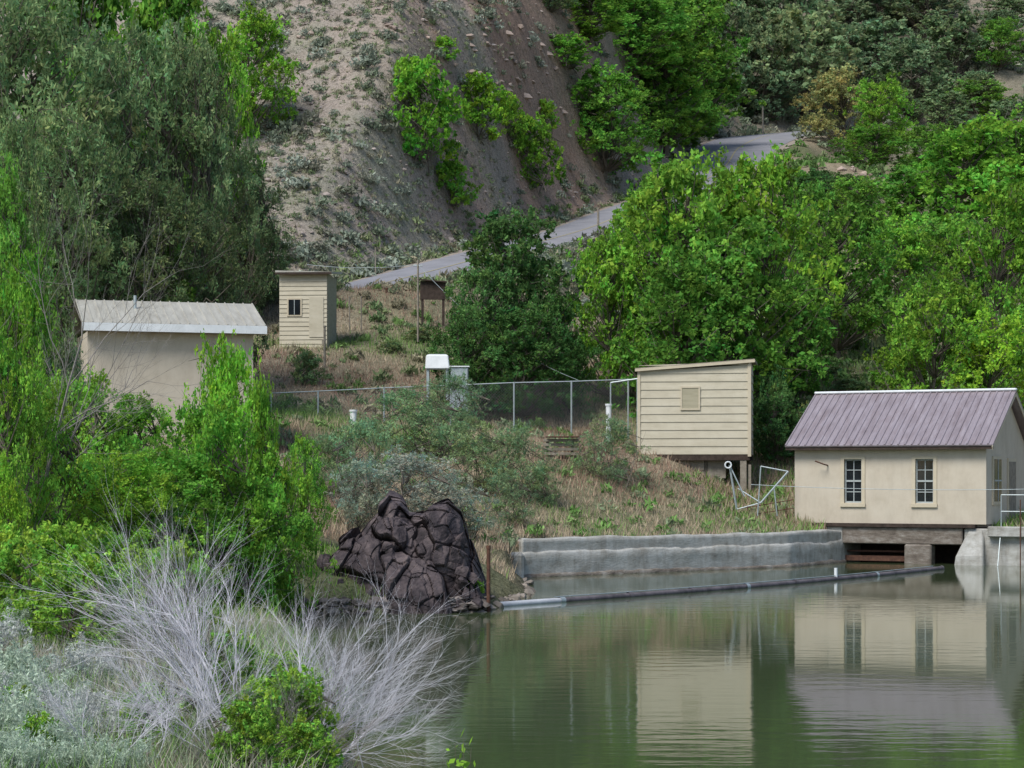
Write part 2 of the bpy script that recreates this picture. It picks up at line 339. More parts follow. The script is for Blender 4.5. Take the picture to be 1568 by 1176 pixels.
PR['wisp']=[tree_mesh('wisp%d'%i,80+i,H=3,R=1.5,nc=80,nl=120,leaf=.06,sig=.23,base=.05,stems=5,narrow=.25,lob=.3) for i in range(2)]
PR['far']=[tree_mesh('far%d'%i,90+i,H=8,R=3.4,nc=110,nl=75,leaf=.19,sig=.42,hue=.1,base=.02,stems=3,lob=.3) for i in range(2)]
HT={'elm':8,'tall':10,'willow':10,'shrub':3,'near':4,'wisp':3,'far':8}; RD={'elm':3.0,'tall':2.8,'willow':3.8,'shrub':1.5,'near':1.7,'wisp':1.5,'far':3.4}
G1=(.20,.41,.055);G2=(.155,.335,.055);G3=(.10,.215,.065);OL=(.215,.315,.135);OD=(.15,.215,.095);GG=(.25,.37,.18);BR=(.26,.48,.055);TN=(.36,.40,.17);SG=(.35,.41,.32);FG=(.23,.325,.17)
cnt=[0]
def T(kind,cx,top,w,d,color,name='deciduous_tree',wf=1.08):
    x=(cx-784)/F*d; g0=gz(x,d); zt=3+(728-top)/F*d
    h=max(.6,zt-g0); wd=w/F*d; k=HT[kind]*1.07
    c=np.array(color)*rng.uniform(.88,1.12)*np.array([rng.uniform(.9,1.08),1,rng.uniform(.9,1.1)])
    sx=wd/2/(RD[kind]*wf)
    obj(name,PR[kind][cnt[0]%len(PR[kind])],(x,d,g0-.05),rng.uniform(0,6.28),(sx,sx,h/k),color=tuple(c)); cnt[0]+=1
def TB(kind,cx,top,bottom,w,color,name='deciduous_tree',d0=100): T(kind,cx,top,w,stand(cx,bottom,d0),color,name,.92)
for a in [('elm',1045,235,240,86,G1),('elm',1165,225,220,89,G1),('elm',930,350,130,86,G1),('elm',1110,330,260,84,G2),('elm',985,305,170,90,G1),('elm',1060,380,230,82,G2),
 ('elm',1290,300,190,96,G2),('elm',1370,330,150,102,G1),('elm',1215,420,120,88,G2),('elm',1235,270,130,104,G2),
 ('elm',1440,420,180,84,G1),('elm',1520,480,170,83,BR),('elm',1390,500,110,87,G1),('elm',1545,270,190,96,G1),('elm',1600,400,160,88,G1),('elm',1460,330,170,112,G2),
 ('tall',1480,185,190,135,G1),('tall',1400,250,150,140,G2),('tall',1560,180,160,140,G2),('elm',1310,270,110,150,G2),
 ('elm',785,322,200,86,G3),('elm',740,400,130,83,G3),('elm',840,440,110,83,G3),('elm',720,470,110,81,G3),('elm',800,470,160,81,G3),('elm',870,500,80,84,G3),
 ('elm',1000,270,110,135,G2),('elm',1190,600,90,79,G3)]:
    T(*a)
for a in [('tall',1035,15,225,150,G2),('tall',965,-20,130,130,G2),('tall',900,-30,70,100,G1),('elm',925,100,278,150,G2),('elm',1000,150,225,80,G2),('elm',1075,80,205,90,G2),('tall',1000,-30,170,130,G2),('tall',1070,-20,190,100,G2),('tall',1015,60,235,120,G2),
 ('elm',1288,100,242,100,TN),('elm',1350,115,250,90,G1),('elm',1335,190,262,90,G2),('elm',1425,190,275,95,G2),('elm',1260,258,320,90,G3),('elm',1300,268,330,110,G3),('elm',1215,262,320,80,G2),
 ('elm',1532,28,108,75,G2),('elm',1500,120,180,90,G2),('shrub',640,88,250,112,G1),('shrub',735,110,216,86,BR),('shrub',812,175,292,76,G1),('shrub',778,145,215,50,BR),('shrub',690,240,316,60,G1),
 ('shrub',860,52,108,80,G1),('shrub',680,55,95,36,BR),('shrub',835,150,200,36,BR),('elm',385,10,215,110,G1),('elm',845,-50,25,60,OD),('shrub',905,150,215,80,G2)]:
    TB(*a)
for a in [(1150,30,178,110),(1225,10,190,150),(1330,30,150,120),(1400,60,175,120),(1455,20,130,110),(1115,0,160,90),(1200,-60,100,120),(1300,-60,60,140),(1260,90,180,90),(1180,110,185,80),(1420,-40,60,120),(1370,130,190,80),(1500,180,230,80),(1450,140,200,80),(1560,150,210,80),(1110,-60,60,100),(1350,-70,20,130),(1275,40,130,110)]:
    TB('far',a[0],a[1],a[2],a[3],FG,'distant_tree',200)
for _ in range(24):
    px=rng.uniform(1060,1640); d=rng.uniform(262,345); x=(px-784)/F*d; z=gz(x,d); T('far',px,728-(z-3+rng.uniform(2.5,5))/d*F,rng.uniform(50,90),d,FG,'distant_shrub')
for a in [('willow',60,-60,330,74,OL),('willow',190,10,250,78,OL),('willow',285,30,190,80,OL),('willow',110,150,240,71,OL),('willow',365,210,150,97,OD),('willow',325,320,140,76,OD),('willow',385,320,130,99,OD),('willow',240,250,220,73,OD),
 ('tall',250,-60,150,100,G2),('tall',120,-90,200,95,G2),('elm',255,365,120,74,G2),('elm',-30,200,200,70,G2),('willow',-10,230,190,48,G2),('willow',30,150,140,66,OL),('elm',330,20,130,98,G1),('near',30,380,120,46,G1)]:
    T(*a)
for a in [('near',340,510,130,42,BR),('near',320,600,190,40,G1),('near',410,660,150,42,G1),('near',250,680,230,39,G1),('near',120,560,190,42,G1),('near',180,690,200,37,BR),('near',370,720,190,40,G2),('near',60,600,180,36,G1),('near',10,500,140,34,G1),('near',290,760,180,38,G2),
 ('near',60,830,130,29,BR),('near',-5,690,90,26,BR),('near',90,520,130,46,OL),('near',465,660,70,50,G1),('near',210,600,140,50,G1),('near',400,570,60,45,BR),('near',150,800,120,31,G1)]:
    T(*a,name='streamside_shrub_tree')
for a in [('wisp',560,640,120,60,GG),('wisp',640,590,150,70,GG),('wisp',690,570,110,72,GG),('wisp',720,640,140,66,GG),('wisp',790,650,110,66,GG),('wisp',925,635,100,71,GG),('wisp',630,690,190,56,SG),('wisp',700,720,120,58,SG),('wisp',560,700,110,55,SG),('wisp',830,710,60,66,GG),
  ('shrub',728,885,26,45.3,BR),('shrub',706,800,22,45.9,BR),('shrub',1195,585,70,80,G3),('wisp',780,720,80,62,GG),('wisp',500,660,80,60,GG),('shrub',1185,560,60,82,G3)]:
    T(*a,name='willow_bush' )
for a in [(640,500,50,95),(1240,615,60,80),(470,535,50,84),(600,525,40,92),(1300,585,60,90),(1290,615,40,84),(1270,560,90,92),(1340,600,80,86)]:
    T('shrub',a[0],a[1],a[2],a[3],OL,name='low_bush')
def bare(name,base,dirs,L,r,seed,m,depth=2,up=.1,wob=.15,kids=2,spread=.9,n=5):
    g=np.random.default_rng(seed); segs=[]
    for d in dirs: grow(segs,np.array(base)+g.normal(size=3)*np.array([.08,.08,0])*L*.4,np.array(d)/np.linalg.norm(d),L*g.uniform(.75,1.2),r,depth,g,n,up,wob,kids,None,spread)
    V,Fb=tubes(segs,4); return obj(name,mesh_np(name,[(V,Fb,None,0)],[m]))
x=W(10,0,36)[0]; bare('bare_tree',(x,36,1.2),[(.35,0,1),(-.2,0,1),(.6,.1,.9)],4.3,.03,3,'deadd',3,.05,.12,2,.8)
def P2(px,d): x=(px-784)/F*d; return (x,d,gz(x,d)-.05)
def broom(px,d,stems,seed,m='dead',kids=3):
    g=np.random.default_rng(seed); segs=[]; b0=np.array(P2(px,d))
    for (dx,dz,L,n,r) in stems:
        for _ in range(n):
            dd=np.array([dx+g.normal()*.16,g.normal()*.3,dz+g.normal()*.12]); dd/=np.linalg.norm(dd)
            grow(segs,b0+g.normal(size=3)*np.array([.10,.10,0]),dd,L*g.uniform(.7,1.15),r,2,g,6,.015,.11,kids,None,.55)
    V,Fb=tubes(segs,4); return obj('dead_bush',mesh_np('dead_bush',[(V,Fb,None,0)],[m]))
broom(370,12.6,[(-.95,1,.95,4,.008),(-.65,1,.95,3,.008),(-.3,1,.7,2,.006)],11)
broom(330,13.0,[(-.9,.95,.85,3,.006),(-.5,1,.85,2,.006)],21,'deadd')  # dark brooms among the pale ones paint the bush's shadowed twigs by colour
broom(440,12.2,[(.1,1,.66,2,.006),(.5,1,.70,3,.006),(.9,.9,.78,3,.006),(1,.6,.72,3,.005)],12)
broom(470,12.6,[(.5,1,.65,2,.005),(1,.7,.75,2,.005)],22,'deadd')
broom(300,11.8,[(-1,.7,.6,3,.0045),(-.3,1,.55,3,.004),(.6,.8,.5,3,.004)],13)
broom(500,11.7,[(1,.7,.6,3,.004),(.4,1,.5,2,.004),(-.4,1,.45,2,.004)],14)
broom(180,11.4,[(-.8,.8,.42,3,.0035),(.5,.9,.42,3,.0035)],15)
broom(420,11.3,[(-1,.4,.4,3,.0035),(1,.4,.4,3,.0035),(0,1,.4,3,.0035)],16,'deadd')
# ------------------------------------------------------------ scattered low vegetation
def ok(x,y,m=.3):
    d=sdf(x,y); rd,_,rw=road_near(x,y); return (d>m)&(rd>rw+.5)
def region(n,u0,u1,y0,y1,pw=1.0):
    y=y0+(y1-y0)*rng.uniform(0,1,n)**pw; u=rng.uniform(u0,u1,n); x=(u-784)/F*y; k=ok(x,y); return x[k],y[k]
def clumps(name,x,y,size,nleaf,leaf,cols,up=1.0,narrow=.3):
    z=height(x,y); n=len(x); s=size*rng.uniform(.4,1.5,n)
    cc=np.array(cols)[rng.integers(len(cols),size=n)]*rng.uniform(.75,1.25,(n,1))
    off=unit(rng.normal(size=(n*nleaf,3))).reshape(n,nleaf,3)*rng.uniform(.3,1,(n,nleaf,1))*np.array([.62,.62,.55]); off[...,2]=np.abs(off[...,2])+.08
    off+=rng.normal(size=(n,1,3))*.08
    P=(np.c_[x,y,z][:,None]+off*s[:,None,None]).reshape(-1,3); c=np.repeat(cc,nleaf,0)*rng.uniform(.7,1.3,(n*nleaf,1))
    V,Fa,t=leaves(P,np.repeat(s,nleaf)*leaf*rng.uniform(.6,1.3,n*nleaf),c,narrow,up)
    obj(name,mesh_np(name,[(V,Fa,t,0)],['grass']))
def blades(name,x,y,h,cols,w=.012,lean=.35,patch=None):
    z=height(x,y); n=len(x); hh=h*rng.uniform(.4,1.3,n)
    ci=rng.integers(len(cols),size=n) if patch is None else np.clip((patch+rng.normal(size=n)*.12)*len(cols),0,len(cols)-1).astype(int)
    cc=np.array(cols)[ci]*rng.uniform(.7,1.3,(n,1))
    th=rng.uniform(0,6.28,n); a=np.c_[np.cos(th),np.sin(th),np.zeros(n)]*(w*rng.uniform(.6,1.5,n))[:,None]
    B=np.c_[x,y,z-.03]; tip=B+np.c_[rng.normal(size=n)*lean*hh,rng.normal(size=n)*lean*hh,hh]
    V=np.stack([B-a,B+a,tip],1).reshape(-1,3); obj(name,mesh_np(name,[(V,np.arange(3*n).reshape(n,3),np.repeat(cc,3,0),0)],['grass']))
sage=[(.22,.26,.20),(.28,.32,.26),(.18,.22,.155),(.21,.22,.17)]
x,y=region(1500,250,1060,113,185,1.2); clumps('hillside_sagebrush',x,y,.95,95,.13,sage,.5,.45)
x,y=region(6500,350,1000,112,160,1.3); clumps('hillside_bunchgrass',x,y,.36,18,.32,[(.22,.27,.15),(.28,.30,.19),(.34,.32,.23),(.18,.24,.12)],1.4,.25)
x,y=region(1300,1050,1620,215,400); clumps('far_hill_sagebrush',x,y,1.7,60,.16,[(.21,.26,.17),(.25,.29,.21),(.27,.28,.21)],.4,.45)
x,y=region(800,420,1500,78,108); clumps('roadside_weeds',x,y,.55,40,.25,[(.17,.28,.09),(.21,.27,.13),(.30,.28,.19),(.16,.24,.11)],1.0,.3)
# weeds hugging both road edges
kk=rng.integers(0,110,900); of=rng.choice([-1,1],900)*(RC[kk,3]+rng.uniform(.45,2.6,900)); xy=RC[kk,:2]+nor[kk]*of[:,None]+rng.normal(size=(900,2))*.4
k_=ok(xy[:,0],xy[:,1]); clumps('road_verge_plants',xy[k_,0],xy[k_,1],.62,40,.24,[(.17,.27,.09),(.23,.28,.14),(.33,.30,.21),(.20,.25,.15)],1.0,.3)
x,y=region(900,1150,1600,78,215); clumps('hill_undergrowth',x,y,1.0,45,.22,[(.13,.25,.07),(.16,.27,.09),(.19,.24,.12)],.8,.4)
x,y=region(450,380,1250,55,80); clumps('bank_weeds',x,y,.45,40,.22,[(.15,.28,.08),(.20,.31,.11),(.23,.29,.17)],1.1,.3)
gc=[(.33,.215,.165),(.39,.29,.21),(.49,.40,.29),(.43,.36,.25),(.23,.32,.12),(.18,.30,.09)]
x,y=region(95000,380,1300,52,104,1.1); p=np.clip(fbm(x,y,.35,21)*.42+.42,0,.99); blades('dry_grass_bank',x,y,.30,gc,.016,.35,p)
x,y=region(30000,1080,1620,68,130,1.2); blades('hill_grass',x,y,.35,[(.17,.30,.07),(.22,.32,.11),(.39,.34,.23)],.03)
x,y=region(26000,-100,640,24,50); blades('shore_grass',x,y,.28,[(.19,.36,.06),(.16,.30,.06),(.33,.33,.19)],.012)
x,y=region(42000,-150,700,9.5,26,.8); p=np.clip(fbm(x,y,1.1,23)*.4+.5,0,.99); blades('bank_grass',x,y,.20,[(.47,.44,.38),(.39,.36,.29),(.31,.38,.23),(.20,.38,.08),(.45,.46,.43)],.0045,.45,p)
def near_sage(seed):
    g=np.random.default_rng(seed); segs=[];tips=[]
    for i in range(14):
        d=g.normal(size=3)*np.array([.9,.9,.2])+np.array([0,0,.8]); grow(segs,(g.normal()*.04,g.normal()*.04,0),d/np.linalg.norm(d),.30,.004,1,g,4,.08,.15,2,tips,.8)
    t=np.array(tips); sg=np.array(segs); t=np.concatenate([t,sg[:,3:6][sg[:,5]>.10]])
    n=4200; P=t[g.integers(len(t),size=n)]+g.normal(size=(n,3))*.018
    c=np.ones((n,3))*g.uniform(.6,1.35,(n,1)); V,Fa,tt=leaves(P,.019,c,.24,1.1,g=g); Vb,Fb=tubes(segs,4)
    return mesh_np('sage',[(Vb,Fb,None,0),(V,Fa,tt,1)],['dead','leaf'])
SGM=[near_sage(s) for s in (1,2,3)]
for i,(px,d,s,c) in enumerate([(20,12,1,0),(90,11.3,.9,0),(150,12.6,.9,1),(-10,15,1.2,0),(60,14,1.0,0),(120,16,1,1),(190,11,.6,0),(40,10.8,.7,0),(-40,18,1.4,1),(50,20,1.2,0),(140,11,.6,0),(0,10.9,.8,0),(560,11.9,.45,1),(100,13.2,.8,1),(-20,12.8,1,1)]):
    obj('sagebrush',SGM[i%3],P2(px,d),rng.uniform(0,6),(s,s,s*.9),color=((.48,.58,.45),(.54,.57,.53))[c])
for px,d,s in [(450,11.6,.14),(400,12,.15),(490,12.5,.13),(350,13.5,.17),(120,19,.3),(30,22,.35),(170,22,.3),(270,20,.25),(530,11.3,.1),(20,13,.12),(100,20,.35),(220,24,.35),(380,11.2,.12),(470,11.1,.12),(60,11.2,.08),(230,12.5,.12),(430,13.5,.16)]:
    obj('green_weed',PR['shrub'][int(px)%3],P2(px,d),rng.uniform(0,6),(s,s,s*rng.uniform(.8,1.3)),color=(.25,.46,.07))
g=np.random.default_rng(4); segs=[];P=[]
bx,by,bz=W(705,1230,11.3)
for dx in (-.03,.02,.06):
    p=np.array([bx,by,bz-.6]); q=np.array([bx+dx,by,bz+.36+g.normal()*.04]); segs.append([*p,*q,.003,.0015])
    for k in range(9): P.append(p+(q-p)*(.7+.035*k)+g.normal(size=3)*.022)
P=np.array(P); V,Fa,tt=leaves(P,.026,np.ones((len(P),3)),.5,.3,g=g); Vb,Fb=tubes(segs,4)
obj('leafy_sprig',mesh_np('sprig',[(Vb,Fb,None,0),(V,Fa,tt,1)],['bark','leaf']),color=(.28,.52,.06))
# ------------------------------------------------------------ rocks
def hull(pts):
    bm=bmesh.new()
    for p in pts: bm.verts.new(p)
    bmesh.ops.convex_hull(bm,input=bm.verts)
    for v in [v for v in bm.verts if not v.link_faces]: bm.verts.remove(v)
    bmesh.ops.triangulate(bm,faces=bm.faces); bm.verts.index_update()
    V=np.array([v.co[:] for v in bm.verts]); Fa=np.array([[v.index for v in f.verts] for f in bm.faces]); bm.free(); return V,Fa
g=np.random.default_rng(31)
HP=[hull(unit(g.normal(size=(14,3)))*g.uniform(.75,1,(14,1))*np.array([1,.9,.75])) for _ in range(10)]
x,y=region(3000,380,1000,112,180,1.1); zz=height(x,y); parts=[]
for a,b_,c_ in zip(x,y,zz):
    V,Fa=HP[g.integers(10)]; s=.07+.24*g.uniform()**4; th=g.uniform(0,6.28); R=np.array([[math.cos(th),-math.sin(th),0],[math.sin(th),math.cos(th),0],[0,0,1]])
    parts.append((V@R.T*s*np.array([1.3,1,.8])+[a,b_,c_],Fa,np.ones((len(V),3))*np.array([.35,.30,.27])*g.uniform(.4,1.3),0))
for px,py,s in [(715,68,.9),(722,78,.6),(790,115,.7),(815,128,.6),(760,105,.5),(800,150,.8),(690,85,.5),(740,60,.5),(835,110,.6),(780,130,.5),(660,70,.4),(850,130,.7),(410,40,.5),(560,60,.5),(520,45,.4),(545,25,.6),(600,40,.5),(470,60,.5),(770,90,.6),(1300,262,.7),(1320,270,.6)]:
    d=stand(px,py,110)
    for _ in range(4):
        V,Fa=HP[g.integers(10)]; xx=(px-784)/F*d+g.normal()*s*.9; dd=d+g.normal()*s*.6; parts.append((V*s*g.uniform(.35,.8)*np.array([1.1,1,.9])+[xx,dd,gz(xx,dd)],Fa,np.ones((len(V),3))*np.array([.40,.32,.27])*g.uniform(.6,1.15),0))
obj('hillside_rocks',mesh_np('rocks',parts,['stone']))
parts=[]
for p0,p1,n in [((-5.8,43.6),(-3.8,44.0),26),((-.5,45.4),(.35,51),26),((.3,51),(.35,58),30),((-6.2,40),(-5.8,43.5),12)]:
    for _ in range(n):
        t=g.uniform(); V,Fa=HP[g.integers(10)]; s=g.uniform(.07,.22); a=p0[0]+(p1[0]-p0[0])*t+g.normal()*.12-.08; b_=p0[1]+(p1[1]-p0[1])*t
        parts.append((V*s+[a,b_,.03],Fa,np.ones((len(V),3))*np.array([.24,.21,.18])*g.uniform(.5,1.3),0))
obj('shore_stones',mesh_np('shore_stones',parts,['stone']))
# outcrop: one body carved into flat fractured facets
def outcrop():
    g=np.random.default_rng(83)
    def crest(x): return np.interp(x,[-4.9,-4.5,-4.1,-3.7,-3.3,-3.0,-2.75,-2.5,-2.3,-2.0,-1.75,-1.45,-1.15,-.95,-.75,-.5],[.2,.8,1.2,1.55,1.9,2.3,2.6,2.5,2.2,2.15,2.3,2.4,2.2,1.6,1.1,.35])
    nx,nt=240,190; xs=np.linspace(-4.9,-.5,nx); ts=np.linspace(0,1,nt)
    V=np.zeros((nx,nt,3)); a=ts*math.pi*.5
    for i,x in enumerate(xs):
        h=crest(x); V[i,:,0]=x; V[i,:,1]=44.8+1.7*(1-np.cos(a)); V[i,:,2]=h*np.sin(a)**.85
    P=V.reshape(-1,3).copy(); out=P.copy()
    wob=np.array([[noise.noise(Vector(q)*2)*.14,0,noise.noise(Vector(q)*2+Vector((7,7,7)))*.14] for q in P])
    for n,amp,tilt in ((34,.20,.75),(150,.075,.8),(650,.025,.8)):
        C=np.c_[g.uniform(-5,-.4,n),g.uniform(44.7,46.6,n),g.uniform(-.1,2.7,n)]; off=g.uniform(-1,1,n)*amp; G=g.normal(size=(n,3))*tilt
        for s in range(0,len(P),6000):
            Q=P[s:s+6000]+wob[s:s+6000]; d=((Q[:,None]-C[None])*np.array([1,1,.8]))**2; d=d.sum(2)
            o=np.argpartition(d,1,axis=1)[:,:2]; dv=np.take_along_axis(d,o,1); sw=dv[:,0]>dv[:,1]; o[sw]=o[sw][:,::-1]; k=o[:,0]; gap=np.sqrt(np.take_along_axis(d,o,1)); crack=np.clip(1-(gap[:,1]-gap[:,0])/(.05 if n<100 else .025),0,1)
            m=off[k]+np.clip(((Q-C[k])*G[k]).sum(1)*amp*2.0,-amp*1.5,amp*1.5)-crack*amp*.5
            out[s:s+6000,1]-=m; out[s:s+6000,2]+=m*.45*np.clip(P[s:s+6000,2]/1.2,0,1)
    i=np.arange(nx-1)[:,None]*nt+np.arange(nt-1)[None]; Fa=np.stack([i,i+nt,i+nt+1,i+1],-1).reshape(-1,4)
    parts=[(out,Fa,None,0)]
    back=out.reshape(nx,nt,3)[:,-1,:]; bb=back.copy(); bb[:,1]+=1.6; bb[:,2]=-.3
    Vb=np.concatenate([back,bb]); j=np.arange(nx-1); parts.append((Vb,np.stack([j,j+1,j+1+nx,j+nx],1),None,0))
    for _ in range(46):
        x=g.uniform(-4.7,-.75); t=float(crest(x)); z=g.uniform(.05,t*.98); s=g.uniform(.10,.30)
        V_,F_=HP[g.integers(10)]; th=g.uniform(0,6.28); R=np.array([[math.cos(th),0,-math.sin(th)],[0,1,0],[math.sin(th),0,math.cos(th)]])
        parts.append((V_@R.T*s*np.array([1,.8,1.15])+[x,44.85+1.7*(1-math.sqrt(max(0,1-min(1,z/t)**2))),z],F_,None,0))
    obj('volcanic_rock_outcrop',mesh_np('outcrop',parts,['rock']))
outcrop()
parts=[]
for k in range(60):
    t=k/59+g.normal()*.006
    for lv in range(3):
        V,Fa=HP[g.integers(10)]; parts.append((V*g.uniform(.06,.17)*np.array([1.2,.9,.75])+[-4.6+4.0*t+g.normal()*.05,44.05+.9*t+g.normal()*.06+.05*lv,.03+.12*lv+g.normal()*.04],Fa,np.ones((len(V),3))*np.array([.16,.14,.13])*g.uniform(.4,1.5),0))
obj('stone_edging',mesh_np('stone_edging',parts,['stone']))
# ------------------------------------------------------------ concrete retaining wall
def wallmesh(name,path,z0,z1,th,m,off=0,seed=0,amp=.03,step=.12):
    pts=[];ns=[]
    for a,b_ in zip(path[:-1],path[1:]):
        a=np.array(a,float);b_=np.array(b_,float);L=np.linalg.norm(b_-a);k=max(2,int(L/step))
        for j in range(k): pts.append(a+(b_-a)*j/k); ns.append(np.array([(b_-a)[1],-(b_-a)[0]])/L)
    pts.append(np.array(path[-1],float)); ns.append(ns[-1])
    pts=np.array(pts);ns=np.array(ns)
    ns[1:-1]=(ns[:-2]+ns[1:-1]+ns[2:])/3
    prof_=[(off,z0)]+[(off,z0+(z1-z0)*t) for t in (.2,.4,.6,.8,.95)]+[(off-.05,z1),(off-.2,z1+.01),(off-th,z1),(off-th,z0)]
    V=[]
    for p,n in zip(pts,ns):
        for j,(o,z) in enumerate(prof_):
            q=Vector((p[0]*.9+seed,p[1]*.9,z*2)); d=noise.noise(q)*amp+noise.noise(q*4.1)*amp*.3
            zz_=z+(noise.noise(Vector((p[0]*.8,p[1]*.8,seed)))*.06+noise.noise(Vector((p[0]*3,p[1]*3,seed)))*amp*.8 if j>=5 and z>z0 else 0)
            V.append((p[0]+n[0]*(o+d),p[1]+n[1]*(o+d),zz_))
    K=len(prof_);i=np.arange(len(pts)-1)[:,None]*K;j=np.arange(K)[None];j2=(j+1)%K
    Fa=np.stack([i+j,i+j2,i+K+j2,i+K+j],-1).reshape(-1,4); return mesh_np(name,[(V,Fa,None,0)],[m],True)
e=empty('concrete_retaining_wall')
path=[(-1.3,63.5),(.3,60.1),(9.1,67.1),(11.5,70.85)]
obj('upper_band',wallmesh('u',path,.55,1.13,.5,'conc',-.05,1,.02),parent=e)
obj('lower_band',wallmesh('l',path,-.6,.76,.5,'conc',.02,5,.045),parent=e)
obj('waterline_stain',wallmesh('s',path,-.5,.10,.4,'concd',.08,9,.045),parent=e)
boxes('end_block',[((-.4,59.6,-.5),(.35,60.6,.75))],'conc',e,.08)
# ------------------------------------------------------------ powerhouse
rz=math.atan2(-3,5.99); PH=empty('stucco_powerhouse',(9.87,71.5,0),rz)
L=6.7;D=6.0;z0=1.36;ze=4.12;zr=5.85
w1,w2,w3,w4=1.79,2.41,4.29,4.91; zb,zt=2.06,3.56
boxes('front_wall',[((0,0,z0),(w1,.2,ze)),((w2,0,z0),(w3,.2,ze)),((w4,0,z0),(L,.2,ze)),((w1,0,z0),(w2,.2,zb)),((w3,0,z0),(w4,.2,zb)),((w1,0,zt),(w2,.2,ze)),((w3,0,zt),(w4,.2,ze))],'stucco',PH)
boxes('back_wall',[((0,D-.2,z0),(L,D,ze))],'stucco',PH)
def gable(x0,x1,nm):
    pts=[(.2,z0),(D-.2,z0),(D-.2,ze),(D/2,zr-.06),(.2,ze)]
    V=[(x0,a,b_) for a,b_ in pts]+[(x1,a,b_) for a,b_ in pts]
    fs=[(0,1,2,3,4),(9,8,7,6,5)]+[(i,(i+1)%5,(i+1)%5+5,i+5) for i in range(5)]
    poly(nm,V,fs,'stucco',PH)
gable(0,.2,'left_gable');gable(L-.2,L,'right_gable')
for nm,a,b_ in (('left_window',w1,w2),('right_window',w3,w4)):
    boxes(nm+'_trim',[((a-.12,-.035,zb-.02),(a,.06,zt+.1)),((b_,-.035,zb-.02),(b_+.12,.06,zt+.1)),((a,-.035,zt),(b_,.06,zt+.1)),((a-.14,-.07,zb-.14),(b_+.14,.06,zb-.02))],'trim',PH)
    boxes(nm+'_glass',[((a,.13,zb),(b_,.15,zt))],'glass',PH)
    bars=[((a,.09,zb),(a+.045,.125,zt)),((b_-.045,.09,zb),(b_,.125,zt)),((a,.088,zb),(b_,.124,zb+.05)),((a,.088,zt-.05),(b_,.124,zt)),(((a+b_)/2-.015,.10,zb),((a+b_)/2+.015,.128,zt)),((a,.08,(zb+zt)/2-.03),(b_,.12,(zb+zt)/2+.03))]
    for k in (1,3): bars.append(((a,.102,zb+(zt-zb)*k/4-.014),(b_,.13,zb+(zt-zb)*k/4+.014)))
    boxes(nm+'_sash',bars,'sash',PH)
boxes('side_window_trim',[((L,.8,2.0),(L+.05,2.1,3.65))],'trim',PH); boxes('side_window_glass',[((L+.05,.95,2.12),(L+.06,1.95,3.55))],'glass',PH)
boxes('side_window_bars',[((L+.06,1.43,2.12),(L+.075,1.47,3.55)),((L+.06,.95,2.8),(L+.076,1.95,2.85))],'sash',PH)
boxes('side_door_trim',[((L,3.0,1.36),(L+.05,4.2,3.6))],'trim',PH); boxes('side_door',[((L+.05,3.12,1.4),(L+.07,4.08,3.48))],'greywood',PH)
def slab(nm,x0,x1,ya,za,yb,zb_,t,m,par):
    n=Vector((0,-(zb_-za),(yb-ya))).normalized()*t
    if n.z<0: n=-n
    V=[(x0,ya,za),(x1,ya,za),(x1,yb,zb_),(x0,yb,zb_)]; V=V+[(a,b_+n.y,c_+n.z) for a,b_,c_ in V]
    boxes(nm,[V],m,par)
def ribs(nm,x0,x1,ya,za,yb,zb_,sp,w,t,m,par):
    n=Vector((0,-(zb_-za),(yb-ya))).normalized(); 
    if n.z<0: n=-n
    lst=[]
    for xx in np.arange(x0+.02,x1-.02,sp):
        V=[(xx-w,ya,za),(xx+w,ya,za),(xx+w,yb,zb_),(xx-w,yb,zb_)]; V=[(a,b_+n.y*.001,c_+n.z*.001) for a,b_,c_ in V]+[(a+(w*.4 if a<xx else -w*.4),b_+n.y*t,c_+n.z*t) for a,b_,c_ in V]; lst.append(V)
    boxes(nm,lst,m,par)
x0,x1=-.22,L+.32; ea=-.38; ez=3.98; rg=5.9
slab('roof_front',x0,x1,ea,ez,D/2,rg,.05,'roofp',PH); slab('roof_back',x0,x1,D/2,rg,D+.38,ez,.05,'roofp',PH)
ribs('roof_ribs',x0,x1,ea-.01,ez+.055,D/2,rg+.055,.235,.035,.035,'roofp',PH)
boxes('ridge_cap',[((x0-.02,D/2-.12,rg+.04),(x1+.02,D/2+.12,rg+.13))],'white',PH,.03)
boxes('eave_fascia',[((x0,ea+.03,ez-.10),(x1,ea+.06,ez+.0))],'darkwood',PH)
slab('rake_f',x1-.03,x1-.005,ea,ez-.13,D/2,rg-.13,.13,'trim',PH); slab('rake_b',x1-.03,x1-.005,D/2,rg-.13,D+.38,ez-.13,.13,'trim',PH)
boxes('sill_beam',[((-.12,-.12,1.24),(L-.35,.15,1.355))],'darkwood',PH)
boxes('floor',[((0,.15,1.26),(L,D,1.358))],'concd',PH)
pipe('wall_bracket',[(1.2,-.02,3.35),(1.15,-.25,3.38),(.85,-.35,3.5)],.025,'rust',PH)
boxes('intake_header',[((1.72,-.02,.66),(5.9,.25,1.235))],'concd',PH,.03)
boxes('intake_pier',[((3.92,-.08,-1),(4.85,.5,.66))],'concd',PH,.05)
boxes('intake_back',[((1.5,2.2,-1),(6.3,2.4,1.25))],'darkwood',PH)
boxes('intake_side_wall',[((-.3,.0,-1),(1.73,1.5,1.23)),((1.5,1.4,-1),(1.7,2.3,1.25))],'conc',PH,.03)
boxes('intake_rail',[((1.73,.3,.06),(3.92,.4,.24)),((1.73,.5,.36),(3.92,.6,.42))],'rust',PH)
boxes('abutment',[((5.95,.02,-1),(13,1.2,1.22)),((5.95,1.2,-1),(6.7,3,1.22)),((6.7,1.2,.2),(13,7,1.25))],'conc',PH,.04)
